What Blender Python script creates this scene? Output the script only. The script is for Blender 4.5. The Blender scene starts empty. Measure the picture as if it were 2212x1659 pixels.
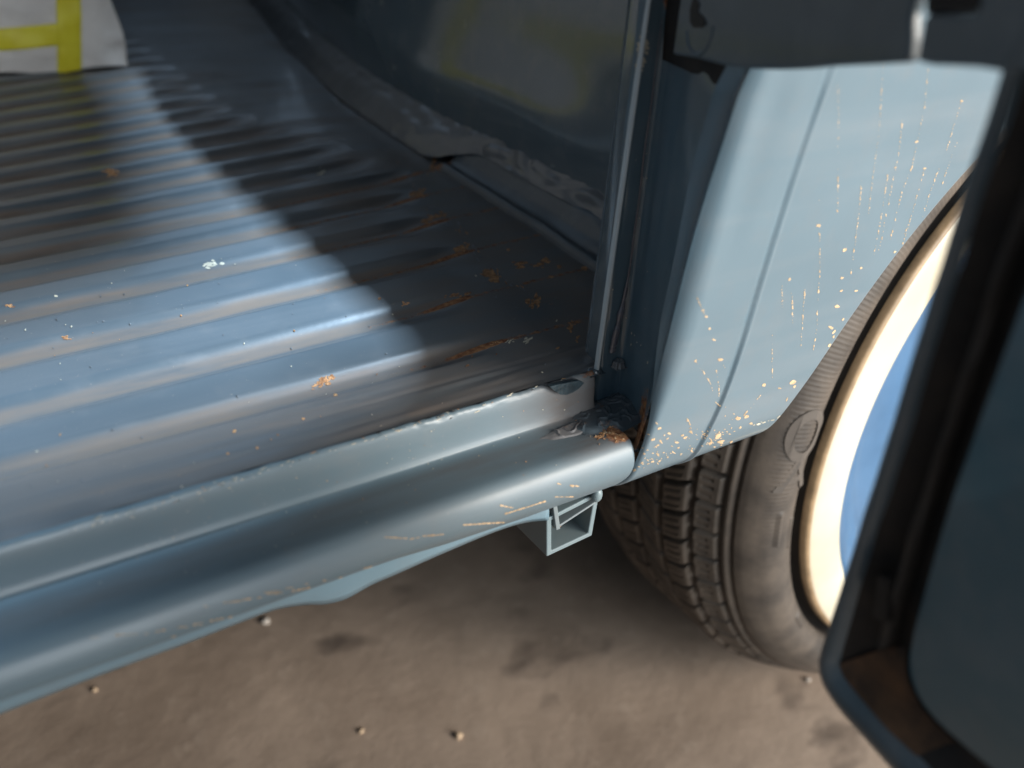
import bpy, math, random
from mathutils import Vector, Matrix, noise
from mathutils.bvhtree import BVHTree
random.seed(7)
S = bpy.context.scene
COL = S.collection
# ------------------------------------------------------------------ camera
F = 2076.48                                   # focal length in pixels of a 2212 x 1659 picture
CAM = Vector((-0.2497, -0.2880, 0.6620))
RX = Vector((0.8329, -0.5504, 0.0582)); RY = Vector((-0.2375, -0.4491, -0.8613)); RZ = Vector((0.4990, 0.7035, -0.5060))
RZ.normalize(); RX = (RX - RZ * RX.dot(RZ)).normalized(); RY = RZ.cross(RX)
cd = bpy.data.cameras.new('camera'); cam = bpy.data.objects.new('camera', cd); COL.objects.link(cam)
cd.sensor_width = 36.0; cd.lens = 36.0 * F / 2212.0; cd.clip_start = 0.01; cd.clip_end = 60
M = Matrix((RX, -RY, -RZ)).transposed().to_4x4(); M.translation = CAM; cam.matrix_world = M
cd.dof.use_dof = True; cd.dof.focus_distance = 0.455; cd.dof.aperture_fstop = 5.6
S.camera = cam
# ------------------------------------------------------------------ light
w = bpy.data.worlds.new('World'); S.world = w; w.use_nodes = True
bg = w.node_tree.nodes['Background']; bg.inputs[0].default_value = (0.62, 0.80, 1.0, 1); bg.inputs[1].default_value = 0.25
def area(name, loc, target, sx, sy, watts, col):
    l = bpy.data.lights.new(name, 'AREA'); l.shape = 'RECTANGLE'; l.size = sx; l.size_y = sy; l.energy = watts; l.color = col
    o = bpy.data.objects.new(name, l); COL.objects.link(o); o.location = loc
    o.rotation_euler = (Vector(target) - Vector(loc)).to_track_quat('-Z', 'Y').to_euler(); return o
area('doorway_daylight', (1.7, -2.3, 1.35), (0.1, 0, 0.40), 1.2, 1.0, 105, (1.0, 0.90, 0.78))
area('workshop_doors', (0.85, -2.9, 1.0), (-0.05, 0, 0.45), 2.5, 1.5, 138, (0.92, 0.97, 1.0))
area('window_daylight', (0.6, 2.0, 1.35), (0.3, 0.2, 1.0), 2.6, 1.9, 6, (0.50, 0.72, 1.0))
area('cab_window_daylight', (0.95, 0.30, 1.95), (-0.05, 0.3, 0.45), 0.10, 0.10, 118, (0.60, 0.80, 1.0))
S.view_settings.view_transform = 'Standard'; S.view_settings.look = 'None'; S.view_settings.gamma = 1
S.view_settings.exposure = 0.0; S.view_settings.use_curve_mapping = False
S.render.engine = 'CYCLES'; S.cycles.max_bounces = 6; S.cycles.use_denoising = True

# ------------------------------------------------------------------ helpers
def ray(u, v): return (RX * (u - 1106) + RY * (v - 829.5) + RZ * F).normalized()
def on(u, v, ax, val):
    d = ray(u, v); t = (val - CAM[ax]) / d[ax]; return CAM + d * t
def lerp(a, b, t): return a + (b - a) * t
def sm(a, b, x):
    t = min(1, max(0, (x - a) / (b - a))); return t * t * (3 - 2 * t)
def nz(x, y, z, s=1.0): return noise.noise(Vector((x * s, y * s, z * s)))
def interp(tab, x):
    if x <= tab[0][0]: return tab[0][1]
    for (a, fa), (b, fb) in zip(tab, tab[1:]):
        if x <= b: return fa + (fb - fa) * (x - a) / (b - a)
    return tab[-1][1]
def spline(pts, n):
    out = []
    P = [pts[0]] + list(pts) + [pts[-1]]
    for i in range(1, len(P) - 2):
        for k in range(n):
            t = k / n
            out.append(tuple(0.5 * ((2 * P[i][j]) + (-P[i-1][j] + P[i+1][j]) * t + (2*P[i-1][j] - 5*P[i][j] + 4*P[i+1][j] - P[i+2][j]) * t*t
                       + (-P[i-1][j] + 3*P[i][j] - 3*P[i+1][j] + P[i+2][j]) * t**3) for j in range(len(pts[0]))))
    out.append(tuple(pts[-1])); return out

class Part:
    def __init__(s): s.v = []; s.f = []; s.m = []; s.sm = []; s.a = {'dirt': [], 'rust': []}; s.bvh = None
    def vert(s, p, dirt=0.0, rust=0.0):
        s.v.append(tuple(p)); s.a['dirt'].append(dirt); s.a['rust'].append(rust); return len(s.v) - 1
    def face(s, idx, m=0, smooth=True): s.f.append(tuple(idx)); s.m.append(m); s.sm.append(smooth)
    def grid(s, fn, us, vs, m=0, closed=False, dirt=None, flip=False):
        b = len(s.v)
        for u in us:
            for v in vs:
                p = fn(u, v); d, r = dirt(p) if dirt else (0, 0); s.vert(p, d, r)
        nu, nv = len(us), len(vs)
        for i in range(nu if closed else nu - 1):
            for j in range(nv - 1):
                i2 = (i + 1) % nu
                q = (b + i*nv + j, b + i2*nv + j, b + i2*nv + j + 1, b + i*nv + j + 1)
                s.face(q[::-1] if flip else q, m)
        return s
    def prism(s, pts, d, m=0):
        """closed outline pts (3D, planar) thickened by vector d"""
        n = len(pts); d = Vector(d); b = len(s.v)
        for p in pts: s.vert(p)
        for p in pts: s.vert(Vector(p) + d)
        s.face(range(b, b + n), m, False); s.face(list(range(b + n, b + 2*n))[::-1], m, False)
        for i in range(n):
            j = (i + 1) % n; s.face((b + j, b + i, b + n + i, b + n + j), m, False)
        return s
    def box(s, lo, hi, m=0):
        x0, y0, z0 = lo; x1, y1, z1 = hi
        return s.prism([(x0,y0,z0),(x1,y0,z0),(x1,y1,z0),(x0,y1,z0)], (0, 0, z1 - z0), m)
    def tree(s):
        if s.bvh is None: s.bvh = BVHTree.FromPolygons([Vector(p) for p in s.v], s.f)
        return s.bvh
    def chip(s, u, v, L, W, ang, m=1, lift=0.00012, n=11, rag=.35):
        """an irregular flake or chip lying on the surface where the line of sight meets it"""
        t = s.tree(); ca, sa = math.cos(ang), math.sin(ang); pts = []
        c = t.ray_cast(CAM, ray(u, v))
        if c[0] is None: return
        for k in range(n):
            th = 2 * math.pi * k / n; r = 1 + random.uniform(-rag, rag)
            a, b = L * math.cos(th) * r, W * math.sin(th) * r
            h = t.ray_cast(CAM, ray(u + a*ca - b*sa, v + a*sa + b*ca))
            if h[0] is None or (h[0] - c[0]).length > .03: return
            nn = h[1] if h[1].dot(h[0] - CAM) < 0 else -h[1]
            pts.append(h[0] + nn * lift)
        nn = c[1] if c[1].dot(c[0] - CAM) < 0 else -c[1]
        s.q = getattr(s, 'q', []); s.q.append((c[0] + nn * lift * 2.2, pts, m))
    def flush(s):
        for c, pts, m in getattr(s, 'q', []):
            b = s.vert(c); ids = [s.vert(p) for p in pts]
            for k in range(len(ids)): s.face((b, ids[k], ids[(k + 1) % len(ids)]), m)
        s.q = []
    def build(s, name, mats, parent=None, solid=0, bev=0, label=None):
        s.flush()
        me = bpy.data.meshes.new(name); me.from_pydata(s.v, [], s.f); me.update()
        for mm in (mats if isinstance(mats, (list, tuple)) else [mats]): me.materials.append(mm)
        me.polygons.foreach_set('material_index', s.m); me.polygons.foreach_set('use_smooth', s.sm)
        for k, val in s.a.items():
            at = me.attributes.new(k, 'FLOAT', 'POINT'); at.data.foreach_set('value', val)
        o = bpy.data.objects.new(name, me); COL.objects.link(o)
        if parent: o.parent = parent
        if solid:
            md = o.modifiers.new('solid', 'SOLIDIFY'); md.thickness = solid; md.offset = 0
        if bev:
            md = o.modifiers.new('bevel', 'BEVEL'); md.width = bev; md.segments = 3; md.limit_method = 'ANGLE'; md.angle_limit = .6
        if label: o['label'] = label
        return o

def frange(a, b, n): return [a + (b - a) * i / (n - 1) for i in range(n)]

# ------------------------------------------------------------------ materials
def mat(name):
    m = bpy.data.materials.new(name); m.use_nodes = True; nt = m.node_tree
    return m, nt, nt.nodes['Principled BSDF']
def N(nt, t, **k):
    n = nt.nodes.new(t)
    for a, b in k.items(): setattr(n, a, b)
    return n
def noise_node(nt, scale, detail=4, rough=.55, vec=None, sc=None):
    tc = N(nt, 'ShaderNodeTexCoord'); n = N(nt, 'ShaderNodeTexNoise'); n.inputs['Scale'].default_value = scale
    n.inputs['Detail'].default_value = detail; n.inputs['Roughness'].default_value = rough
    if sc:
        mp = N(nt, 'ShaderNodeMapping'); mp.inputs['Scale'].default_value = sc
        if vec: mp.inputs['Rotation'].default_value = vec
        nt.links.new(tc.outputs['Object'], mp.inputs[0]); nt.links.new(mp.outputs[0], n.inputs['Vector'])
    else: nt.links.new(tc.outputs['Object'], n.inputs['Vector'])
    return n.outputs['Fac']
def ramp(nt, src, p0, p1, c0=(0,0,0,1), c1=(1,1,1,1)):
    r = N(nt, 'ShaderNodeValToRGB'); r.color_ramp.elements[0].position = p0; r.color_ramp.elements[1].position = p1
    r.color_ramp.elements[0].color = c0; r.color_ramp.elements[1].color = c1; nt.links.new(src, r.inputs[0]); return r.outputs[0]
def mix(nt, fac, a, b):
    m = N(nt, 'ShaderNodeMix', data_type='RGBA')
    for s, i in ((fac, 0), (a, 6), (b, 7)):
        if hasattr(s, 'is_linked') : nt.links.new(s, m.inputs[i])
        elif i == 0: m.inputs[0].default_value = s
        else: m.inputs[i].default_value = (*s, 1)
    return m.outputs[2]
def mth(nt, op, a, b):
    m = N(nt, 'ShaderNodeMath', operation=op)
    for s, i in ((a, 0), (b, 1)):
        if hasattr(s, 'is_linked'): nt.links.new(s, m.inputs[i])
        else: m.inputs[i].default_value = s
    return m.outputs[0]
def bump(nt, bsdf, parts):
    prev = None
    for src, st, dist in parts:
        b = N(nt, 'ShaderNodeBump'); b.inputs['Strength'].default_value = st; b.inputs['Distance'].default_value = dist
        nt.links.new(src, b.inputs['Height'])
        if prev: nt.links.new(prev, b.inputs['Normal'])
        prev = b.outputs[0]
    nt.links.new(prev, bsdf.inputs['Normal'])
def attr(nt, name):
    a = N(nt, 'ShaderNodeAttribute'); a.attribute_name = name; return a.outputs['Fac']

PAINT = (0.118, 0.185, 0.225)
def paint(name, base=PAINT, rough=.30, coat=.6, wav=.0012, wst=.35, crough=.09, speck=.0, dirtcol=(.105, .085, .075), peel=.10):
    m, nt, b = mat(name)
    n1 = noise_node(nt, 9, 3); n2 = noise_node(nt, 60, 5, .6)
    c = mix(nt, ramp(nt, n1, .35, .7), tuple(x * .92 for x in base), tuple(x * 1.08 for x in base))
    # thin dust, thicker in blotches
    dust = ramp(nt, n2, .52, .80); c = mix(nt, mth(nt, 'MULTIPLY', dust, .22), c, (.20, .19, .185))
    sp = ramp(nt, noise_node(nt, 620, 2, .5), .735, .76)
    c = mix(nt, mth(nt, 'MULTIPLY', sp, speck), c, (.36, .30, .25))
    sv = noise_node(nt, 5, 4, .6, sc=(.5, 9, 9)); smear = ramp(nt, sv, .48, .72)
    c = mix(nt, mth(nt, 'MULTIPLY', smear, .20), c, (.26, .265, .27))
    # dirt and rust carried by the mesh, broken up by noise
    dn = noise_node(nt, 34, 6, .65, sc=(.35, 1.6, 1)); d = attr(nt, 'dirt')
    df = mth(nt, 'MULTIPLY', d, ramp(nt, dn, .22, .58)); c = mix(nt, df, c, dirtcol)
    rn = noise_node(nt, 240, 6, .75); r = attr(nt, 'rust')
    rf = ramp(nt, mth(nt, 'ADD', mth(nt, 'MULTIPLY', r, .62), mth(nt, 'MULTIPLY', rn, .62)), .62, .74)
    rc = mix(nt, ramp(nt, noise_node(nt, 420, 3), .35, .65), (.16, .055, .022), (.42, .20, .085))
    c = mix(nt, rf, c, rc)
    nt.links.new(c, b.inputs['Base Color'])
    rr = mth(nt, 'ADD', rough, mth(nt, 'MULTIPLY', df, .30)); rr = mth(nt, 'ADD', rr, mth(nt, 'MULTIPLY', rf, .3))
    rr = mth(nt, 'ADD', rr, mth(nt, 'MULTIPLY', dust, .10)); rr = mth(nt, 'ADD', rr, mth(nt, 'MULTIPLY', smear, .12)); nt.links.new(rr, b.inputs['Roughness'])
    b.inputs['Coat Weight'].default_value = coat; b.inputs['Coat Roughness'].default_value = crough
    cw = mth(nt, 'MULTIPLY', mth(nt, 'SUBTRACT', 1.0, mth(nt, 'MAXIMUM', df, rf)), coat); nt.links.new(cw, b.inputs['Coat Weight'])
    b.inputs['IOR'].default_value = 1.5
    bump(nt, b, [(noise_node(nt, 14, 2), wst, wav), (noise_node(nt, 420, 2), peel, .0003), (rf, .5, .0006)])
    return m
def plain(name, c, rough, nsc=40, var=.25, bst=.3, bd=.001, metal=0, c2=None, nlo=.35, nhi=.65):
    m, nt, b = mat(name); f = ramp(nt, noise_node(nt, nsc, 6, .6), nlo, nhi)
    nt.links.new(mix(nt, f, tuple(x * (1 - var) for x in c), c2 or tuple(x * (1 + var) for x in c)), b.inputs['Base Color'])
    b.inputs['Roughness'].default_value = rough; b.inputs['Metallic'].default_value = metal
    bump(nt, b, [(noise_node(nt, nsc * 3, 5), bst, bd)]); return m

m_floor = paint('floor_paint', base=(.096, .120, .138), rough=.30, coat=.40, speck=.55, dirtcol=(.19, .145, .115), wav=.0012, wst=.25)
m_sill = paint('sill_paint', base=(.125, .180, .212), rough=.40, coat=.18, crough=.25, speck=.25)
m_panel = paint('body_paint', base=(.120, .182, .222), rough=.30, coat=.6, speck=.0, wst=.5, wav=.0016)
m_jamb = paint('jamb_paint', base=(.095, .150, .185), rough=.28, coat=.6, speck=.05)
m_wall = paint('wall_gloss_paint', base=(.095, .130, .150), rough=.16, coat=1.0, speck=.05, wst=.28, wav=.002)
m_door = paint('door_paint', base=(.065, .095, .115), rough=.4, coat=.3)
m_doorin = paint('door_panel_paint', base=(.050, .125, .165), rough=.35, coat=.4)
m_lip_highlight = paint('lip_highlight', base=(.52, .58, .60), rough=.35, coat=.5, speck=.4)  # paler copy of the van paint, standing in for the edge highlight
m_chip = plain('primer_chip', (.55, .385, .23), .75, 300, .3, .6, .0004)
m_cream = plain('bare_filler', (.54, .49, .38), .7, 120, .2, .3, .0004)
m_rust = plain('rust', (.42, .19, .085), .85, 350, .45, .9, .0008, c2=(.66, .36, .17))
m_scuff = plain('grey_scuff', (.13, .14, .15), .35, 200, .3, .5, .0006)
m_black = plain('dark_seal', (.018, .015, .013), .6, 60, .3, .5, .001)
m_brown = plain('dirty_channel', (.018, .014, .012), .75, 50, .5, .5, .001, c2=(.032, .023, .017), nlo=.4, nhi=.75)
m_rustd = plain('rusty_channel', (.035, .024, .018), .85, 60, .4, .6, .001, c2=(.15, .075, .035), nlo=.35, nhi=.7)
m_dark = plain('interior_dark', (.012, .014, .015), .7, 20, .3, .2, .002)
m_cover = plain('primer_dusty', (.19, .17, .165), .8, 30, .15, .2, .001)

# ------------------------------------------------------------------ ground
m_gr, nt, b = mat('concrete')
tcn = noise_node(nt, 5.5, 5, .6); fine = noise_node(nt, 60, 6, .65); st = noise_node(nt, 11, 3, .5, sc=(1, 1.6, 1))
c = mix(nt, ramp(nt, tcn, .34, .66), (.185, .136, .100), (.32, .245, .188))
c = mix(nt, ramp(nt, st, .60, .74), c, (.095, .07, .054)); c = mix(nt, mth(nt, 'MULTIPLY', ramp(nt, fine, .55, .78), .3), c, (.45, .37, .30))
nt.links.new(c, b.inputs['Base Color']); b.inputs['Roughness'].default_value = .8
bump(nt, b, [(fine, .35, .002), (noise_node(nt, 16, 4), .3, .006)])
GZ = .037
g = Part(); g.grid(lambda x, y: (x, y, GZ + .002 * nz(x, y, 3, 4)), frange(-8, 8, 60), frange(-8, 8, 60))
o = g.build('ground', m_gr); o['kind'] = 'structure'
def blob(name, loc, r, m, seed):
    p = Part()
    for i in range(7):
        pass
    def fn(th, ph):
        k = r * (1 + .75 * nz(math.cos(th)*math.sin(ph) + seed, math.sin(th)*math.sin(ph), math.cos(ph), 1.6))
        return (k*math.sin(ph)*math.cos(th), k*math.sin(ph)*math.sin(th), .65*k*math.cos(ph))
    p.grid(fn, [2*math.pi*i/10 for i in range(10)], frange(0.001, math.pi-.001, 8), closed=True)
    o = p.build(name, m); o.location = loc; return o
m_stone = plain('pale_stone', (.40, .35, .30), .8, 200, .2)
m_stone2 = plain('tan_stone', (.40, .29, .19), .8, 200, .2)
for i, (u, v, r, mm, lab) in enumerate([
    (575, 1343, .0040, m_stone, 'pale round pebble on the concrete just below the bulge of the sill edge'),
    (205, 1491, .0022, m_stone2, 'tiny pale chip on the concrete at the lower left below the sill'),
    (780, 1580, .0024, m_stone2, 'small tan pebble on the brown concrete left of the bottom centre'),
    (990, 1592, .0032, m_stone2, 'tan pebble on the concrete at the bottom centre, between the sill and the door corner'),
    (1745, 1470, .0024, m_stone, 'small pale pebble on the concrete at the foot of the tyre beside the door corner')]):
    p = on(u, v, 2, GZ); o = blob('pebble', (p.x, p.y, GZ + r*.4), r, mm, i*3.1)
    o['label'] = lab; o['category'] = 'pebble'; o['group'] = 'pebbles on the concrete floor'

# ------------------------------------------------------------------ the van
van = bpy.data.objects.new('van', None); COL.objects.link(van); van.location = (0, 0, 0)
van['label'] = 'dusty blue van with its side door open beside a ribbed rusty cargo floor'
van['category'] = 'van'
FZ = .449
# cargo floor: grooves that fan out slightly
G = [.044, .083, .128, .170, .207, .240, .272, .303, .333, .363, .394, .425, .457, .490, .523, .556, .590, .624, .66, .70, .74, .78]
GEND = [-.024, -.012, .020, .033, .042, .062] + [.05, .04, .03, .02, .01] + [.0] * 30
def warp(x, g): return g * (1 + .55 * (x + .23) * sm(.03, .09, g))
def floor_h(x, y):
    q = y / (1 + .55 * (x + .23) * sm(.03, .09, y))
    h = 0; dm = 0; ru = 0; best = 0
    for k, gg in enumerate(G):
        d = q - gg; wd = .0085 if k > 0 else .0065
        if abs(d) < .03:
            e = sm(GEND[k] + .004, GEND[k] - .035, x)
            t = math.exp(-(d / wd) ** 4 * .9) * e
            h -= .0029 * t
            wob = .0018 * nz(x, gg, 0, 22)
            dm = max(dm, (1 - sm(.0030, .0078, abs(d + wob - .001))) * sm(GEND[k] + .01, GEND[k] - .02, x))
            tip = sm(GEND[k] - .03, GEND[k] - .008, x) * (1 - sm(GEND[k] - .004, GEND[k] + .004, x)) * (1 if k < 6 else .2)
            ru = max(ru, (1 - sm(.0008, .0032, abs(d + .001))) * (tip * .62 + (.60 if k < 6 else .1) * sm(-.20, -.02, x)))
    h += .0007 * nz(x, y, 1, 7)
    return h, dm, ru
def floor_pt(x, y):
    h, _, _ = floor_h(x, y)
    if y < .012:                                         # front roll towards the lip with old weld ripples
        h += .0006 * nz(x, y, 5, 60)
    h += .0005 * sm(.042, .02, y) * sm(-.24, -.08, x) * nz(x * 7, (y - .10 * x) * 150, 1) + .0004 * sm(.042, .02, y) * sm(-.3, -.1, x) * nz(x * 10, y * 340, 7)
    return (x, y, FZ + h)
def floor_d(p):
    x, y, z = p; _, dm, ru = floor_h(x, y)
    front = sm(.05, .03, y) * (.70 + .5 * nz(x * .4, y * 3, 2, 30)) * sm(-.5, -.1, x)
    right = sm(-.085, -.01, x) * (.70 + .45 * nz(x, y, 2, 18))  # brown dirt that also paints the tone of the shaded right side
    ru2 = .42 * sm(.0, .02, x) * sm(.22, .05, y)
    return (min(1, max(dm, front * .8, right * .8)), min(1.3, max(ru, ru2)))
fl = Part()
ys = frange(.0015, .30, 260) + frange(.3015, .9, 240)
fl.grid(floor_pt, frange(-.62, .115, 150), ys, dirt=floor_d)
fl.grid(lambda x, y: (x, y, FZ - .0003), frange(.1155, .36, 6), frange(.2, .9, 10), dirt=lambda p: (.8, .1))
fl.grid(lambda x, y: (x, y, FZ - .004), frange(-.9, .5, 4), frange(.902, 1.45, 4), dirt=lambda p: (.8, .1))
# rust and grit that lie on it
def many(part, lst, m=1):
    for (u, v, L, W, a) in lst:
        if max(L, W) < 8: part.chip(u, v, L, W, math.radians(a), m); continue
        n = int(L * W / 7) + 4; ca, sa = math.cos(math.radians(a)), math.sin(math.radians(a))
        for k in range(n):
            p, q = L * random.gauss(0, .5), W * random.gauss(0, .5); s_ = random.uniform(.6, 1) * min(L, W) * .5
            part.chip(u + p*ca - q*sa, v + p*sa + q*ca, s_ * (1 + .8 * (L > W)), s_ * .8, math.radians(a) + random.uniform(-.5, .5), m, .00012 + .00004 * k / n, 9, .45)
fl.tree()
many(fl, [(905,416,16,6,-15),(888,421,10,4,-12),(940,469,26,6,-16),(915,478,14,4,-16),(990,538,17,7,-12),(1062,598,20,9,42),(1052,590,9,6,30),
          (985,638,26,4.5,-5),(1012,635,8,4,-5),(1122,573,13,7,5),(1165,572,14,5,0),(1178,564,8,7,0),(1208,576,5,4,0),(1158,650,11,8,-60),(1140,652,5,7,0),
          (934,362,6,15,15),(938,346,5,7,0),(1072,741,16,3,-14),(1045,748,8,2,-14),(699,823,12,8,-20),(716,815,7,5,0),(684,833,11,5,-20),(724,853,4,4,0),
          (878,657,9,4,0),(820,645,4,3,0),(235,373,14,7,0),(140,730,10,5,-5),(20,660,9,5,-10),(507,932,4,3.5,0),(576,1012,6,5,0),(556,968,3,3,0),
          (1098,540,4,3,0),(1262,580,6,5,0),(1232,705,7,12,15),(1248,730,5,8,10),(1205,752,5,2,-20),(388,1062,12,4,-15),(492,980,3,2.5,0),(600,940,3,2,0),
          (1010,790,4,2,-30),(655,905,4,2.4,0),(1190,598,6,3,0)], 1)
many(fl, [(695,372,6,10,20),(450,572,17,6,-5),(905,325,7,6,0),(480,570,6,3,0),(120,640,4,3,0),(80,975,3,2,0),(1105,737,10,4,-25),(1140,735,9,5,-30)], 2)
for i in range(120):
    u, v = random.uniform(0, 1275), random.uniform(560, 1080)
    if v > 1180 - .31 * u: continue
    s = random.choice([.7, .9, 1.1, 1.5, 2.0]); fl.chip(u, v, s * 1.3, s, random.random() * 3, random.choice([1, 2, 3, 3]), .0003, 6)
for i in range(70):
    t = random.random(); bd = [(850,330),(900,410),(945,465),(1000,500),(1050,575),(1100,612),(1128,622)]
    k = min(5, int(t * 6)); f_ = t * 6 - k; s_ = random.uniform(1, 3.2)
    fl.chip(lerp(bd[k][0], bd[k+1][0], f_) + random.gauss(0, 5), lerp(bd[k][1], bd[k+1][1], f_) + random.gauss(0, 4), s_ * 1.8, s_ * .6, .75 + random.uniform(-.4, .4), random.choice([3, 3, 3, 1]), .0003, 9)
fl.build('cargo_floor', [m_floor, m_rust, m_cream, m_scuff], van)

# lip, step, tread and outer skin of the sill, one pressed sheet
def sill_sec(x):
    """(y, z) points from the lip down to the bottom edge"""
    b = interp([(-.6, .012), (-.256, .0088), (-.19, .0070), (-.13, .0052), (-.09, .002), (-.05, .0004), (0, 0)], x)
    pts = [(.0018, .4488), (.0003, .4496), (-.0012, .4484), (-.0022, .4448), (-.0030, .4372), (-.0040, .4328), (-.0060, .4309), (-.0150, .4306),
           (-.0225, .4308), (-.0280, .4306), (-.0312, .4289), (-.0335, .4255), (-.0348, .4210), (-.0343, .4165), (-.0322 , .4115 + b*.35),
           (-.0285, .4062 + b*.8), (-.0240, .4010 + b), (-.0195, .3972 + b), (-.016, .3955 + b)]
    return spline(pts, 5)
def sill_pt(x, i):
    y, z = SEC(x)[i]
    if z > .4475: z += .0005 * nz(x, 0, 3, 90) + .0004 * nz(x, 9, 3, 300); y += .0004 * nz(x, 5, 0, 120)
    k = sm(-.035, .0, x) * sm(-.026, -.012, y) * (1 if y < -.006 else .4)   # the corner is beaten up
    z += .0012 * k * nz(x, y, 0, 120)
    y += .0006 * nz(x, z, 0, 9)
    return (x, y, z)
_c = {}
def SEC(x):
    if x not in _c: _c[x] = sill_sec(x)
    return _c[x]
ns = len(SEC(0.0))
def sill_d(p):
    x, y, z = p
    r = .62 * sm(-.045, -.005, x) * sm(-.034, -.028, y) * sm(.000, -.010, y) * (.6 + .9 * nz(x, y, 0, 80)) if z > .425 else 0
    r += .25 * sm(-.02, 0, x) * sm(-.032, -.026, y) * (z > .425)
    r += .35 * (z > .448) * sm(-.08, -.02, x)
    if z < .402: r += .25
    d = .55 * sm(-.024, -.026, y) * 0 + (.75 * (1 - sm(.0035, .011, abs(y + .0165))) if z > .425 else 0) * (.7 + .5 * nz(x, y * 4, 0, 20))
    d = max(d, 1.1 * sm(-.062, -.012, x) * sm(-.0335, -.028, y) * (.8 + .5 * nz(x, y, 4, 60)) * (z > .425))
    return (min(1, max(0, d)), min(1.2, max(0, r)))
sl = Part(); xs = frange(-.62, -.10, 70) + frange(-.099, -.0012, 130)
sl.grid(lambda x, i: sill_pt(x, int(i)), xs, list(range(ns)), dirt=sill_d)
e0 = len(sl.v) - ns                       # short return at the shut line so that it reads as folded metal
ids = [sl.vert((sl.v[e0 + i][0] + .0009, sl.v[e0 + i][1] + .0030, sl.v[e0 + i][2] - .0012)) for i in range(ns)]
for i in range(ns - 1): sl.face((e0 + i, ids[i], ids[i+1], e0 + i + 1))
sl.tree()
def at_lip(u): return interp([(0, 1190), (430, 1060), (1000, 882), (1280, 792)], u)
def R7(u, v): return (.36 * u, 1062 + .36 * v)
for (a, b_, c_, d_) in [(480,878,600,876),(690,862,825,855),(865,852,890,855),(900,848,995,830),(1070,815,1130,810),(1150,800,1220,792),(1255,775,1290,775),
        (1290,770,1420,745),(1340,668,1450,655),(1450,650,1570,635),(1585,605,1690,595),(1600,615,1700,608),(1710,582,1760,575),(1745,598,1865,575),
        (1820,555,1860,552),(1930,535,1965,530),(2030,520,2200,478),(1450,752,1540,727),(1610,702,1720,657),(300,1165,440,1112),(440,1110,580,1070),
        (1220,828,1330,797),(1025,870,1055,868),(1225,688,1240,690)]:
    p, q = R7(a, b_), R7(c_, d_); n = max(1, int(math.hypot(q[0]-p[0], q[1]-p[1]) / 9))
    ang = math.atan2(q[1]-p[1], q[0]-p[0])
    for k in range(n):
        if n > 2 and random.random() < .12: continue
        t = (k + .5) / n; sl.chip(lerp(p[0], q[0], t), lerp(p[1], q[1], t) - .5, 5.0, random.uniform(.7, 1.9), ang, 1, .00012, 9, .25)
for (a, b_, c_, d_, wd) in [(1199,1043,1216,1047,1.6),(1231,1049,1250,1050,2.2),(1079,1091,1108,1097,2),(1197,1073,1240,1073,1.3),(830,1160,880,1163,1.6),(884,1165,908,1160,1.2),
        (912,1158,958,1154,1.8),(1000,1134,1040,1131,1.5),(1040,1131,1090,1128,1.6),(1090,1110,1180,1082,1.8),(785,1228,860,1210,1.4),(860,1208,940,1183,1.6)]:
    n = max(1, int(math.hypot(c_-a, d_-b_) / 9)); ang = math.atan2(d_-b_, c_-a)
    for k in range(n):
        t = (k + .5) / n; sl.chip(lerp(a, c_, t), lerp(b_, d_, t), 5.4, wd * random.uniform(.6, 1.2), ang, 1, .00012, 9, .25)
many(sl, [(1300,941,15,5,-25),(1322,936,8,4,-20),(1342,940,6,4,0),(1360,905,9,10,-20),(1345,880,6,12,-10),(1240,918,3,9,30),(1296,930,9,3,0)], 2)
for i in range(60):
    u = random.gauss(1315, 26); v = random.gauss(925, 16); s = random.uniform(.8, 2.2); sl.chip(u, v, s*1.4, s, random.random()*3, random.choice([1, 2, 2]), .0002, 6)
for i in range(90):
    u = random.uniform(100, 1250); v = 1290 - .31*u + random.uniform(-90, 90); s = random.uniform(.5, 1.3); sl.chip(u, v, s*1.3, s, 0, random.choice([1, 2, 3, 3]), .0002, 6)
for i in range(170):                                # pitted, rubbed-through lip
    u = random.uniform(150, 1270); v = at_lip(u) + random.gauss(2, 5); s = random.uniform(.7, 2.0)
    sl.chip(u, v, s * random.uniform(1.5, 4), s * .6, -.33 + random.uniform(-.2, .2), random.choice([3, 3, 0, 4, 2 if random.random() < .4 else 3]), .0002, 8)
# worn cream filler along the lip
for (u, v, L, W, a) in [(700,947,34,5,-20),(760,928,36,7,-12),(820,916,40,6,-8),(870,903,22,4,-12),(640,962,14,3,-20),(1075,823,14,7,-20),(1140,812,20,4,-18),(905,893,14,3,-10)]:
    sl.chip(u, v + 12, L, W * .6, math.radians(a), 3, .00015, 14, .3)
sl.build('sill', [m_sill, m_chip, m_rust, m_cream, m_black], van)

# thin flange under the sill, with the bulge
fg = Part()
top = [(-60,1525),(0,1498),(200,1428),(400,1360),(560,1298),(700,1248),(830,1208),(950,1163),(1060,1128),(1130,1102),(1200,1082)]
bot = [(-60,1562),(0,1540),(200,1462),(400,1388),(540,1334),(600,1313),(660,1304),(700,1303),(745,1292),(800,1262),(860,1236),(950,1196),(1060,1150),(1130,1128),(1185,1122)]
tp = spline([(float(a), float(b_)) for a, b_ in top], 6); bt = spline([(float(a), float(b_)) for a, b_ in bot], 5)
def atu(L, f):
    i = f * (len(L) - 1); k = min(int(i), len(L) - 2); t = i - k; return (lerp(L[k][0], L[k+1][0], t), lerp(L[k][1], L[k+1][1], t))
def at_u(L, u):
    for p, q in zip(L, L[1:]):
        if u <= q[0]: return lerp(p[1], q[1], (u - p[0]) / (q[0] - p[0] + 1e-9))
    return L[-1][1]
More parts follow.
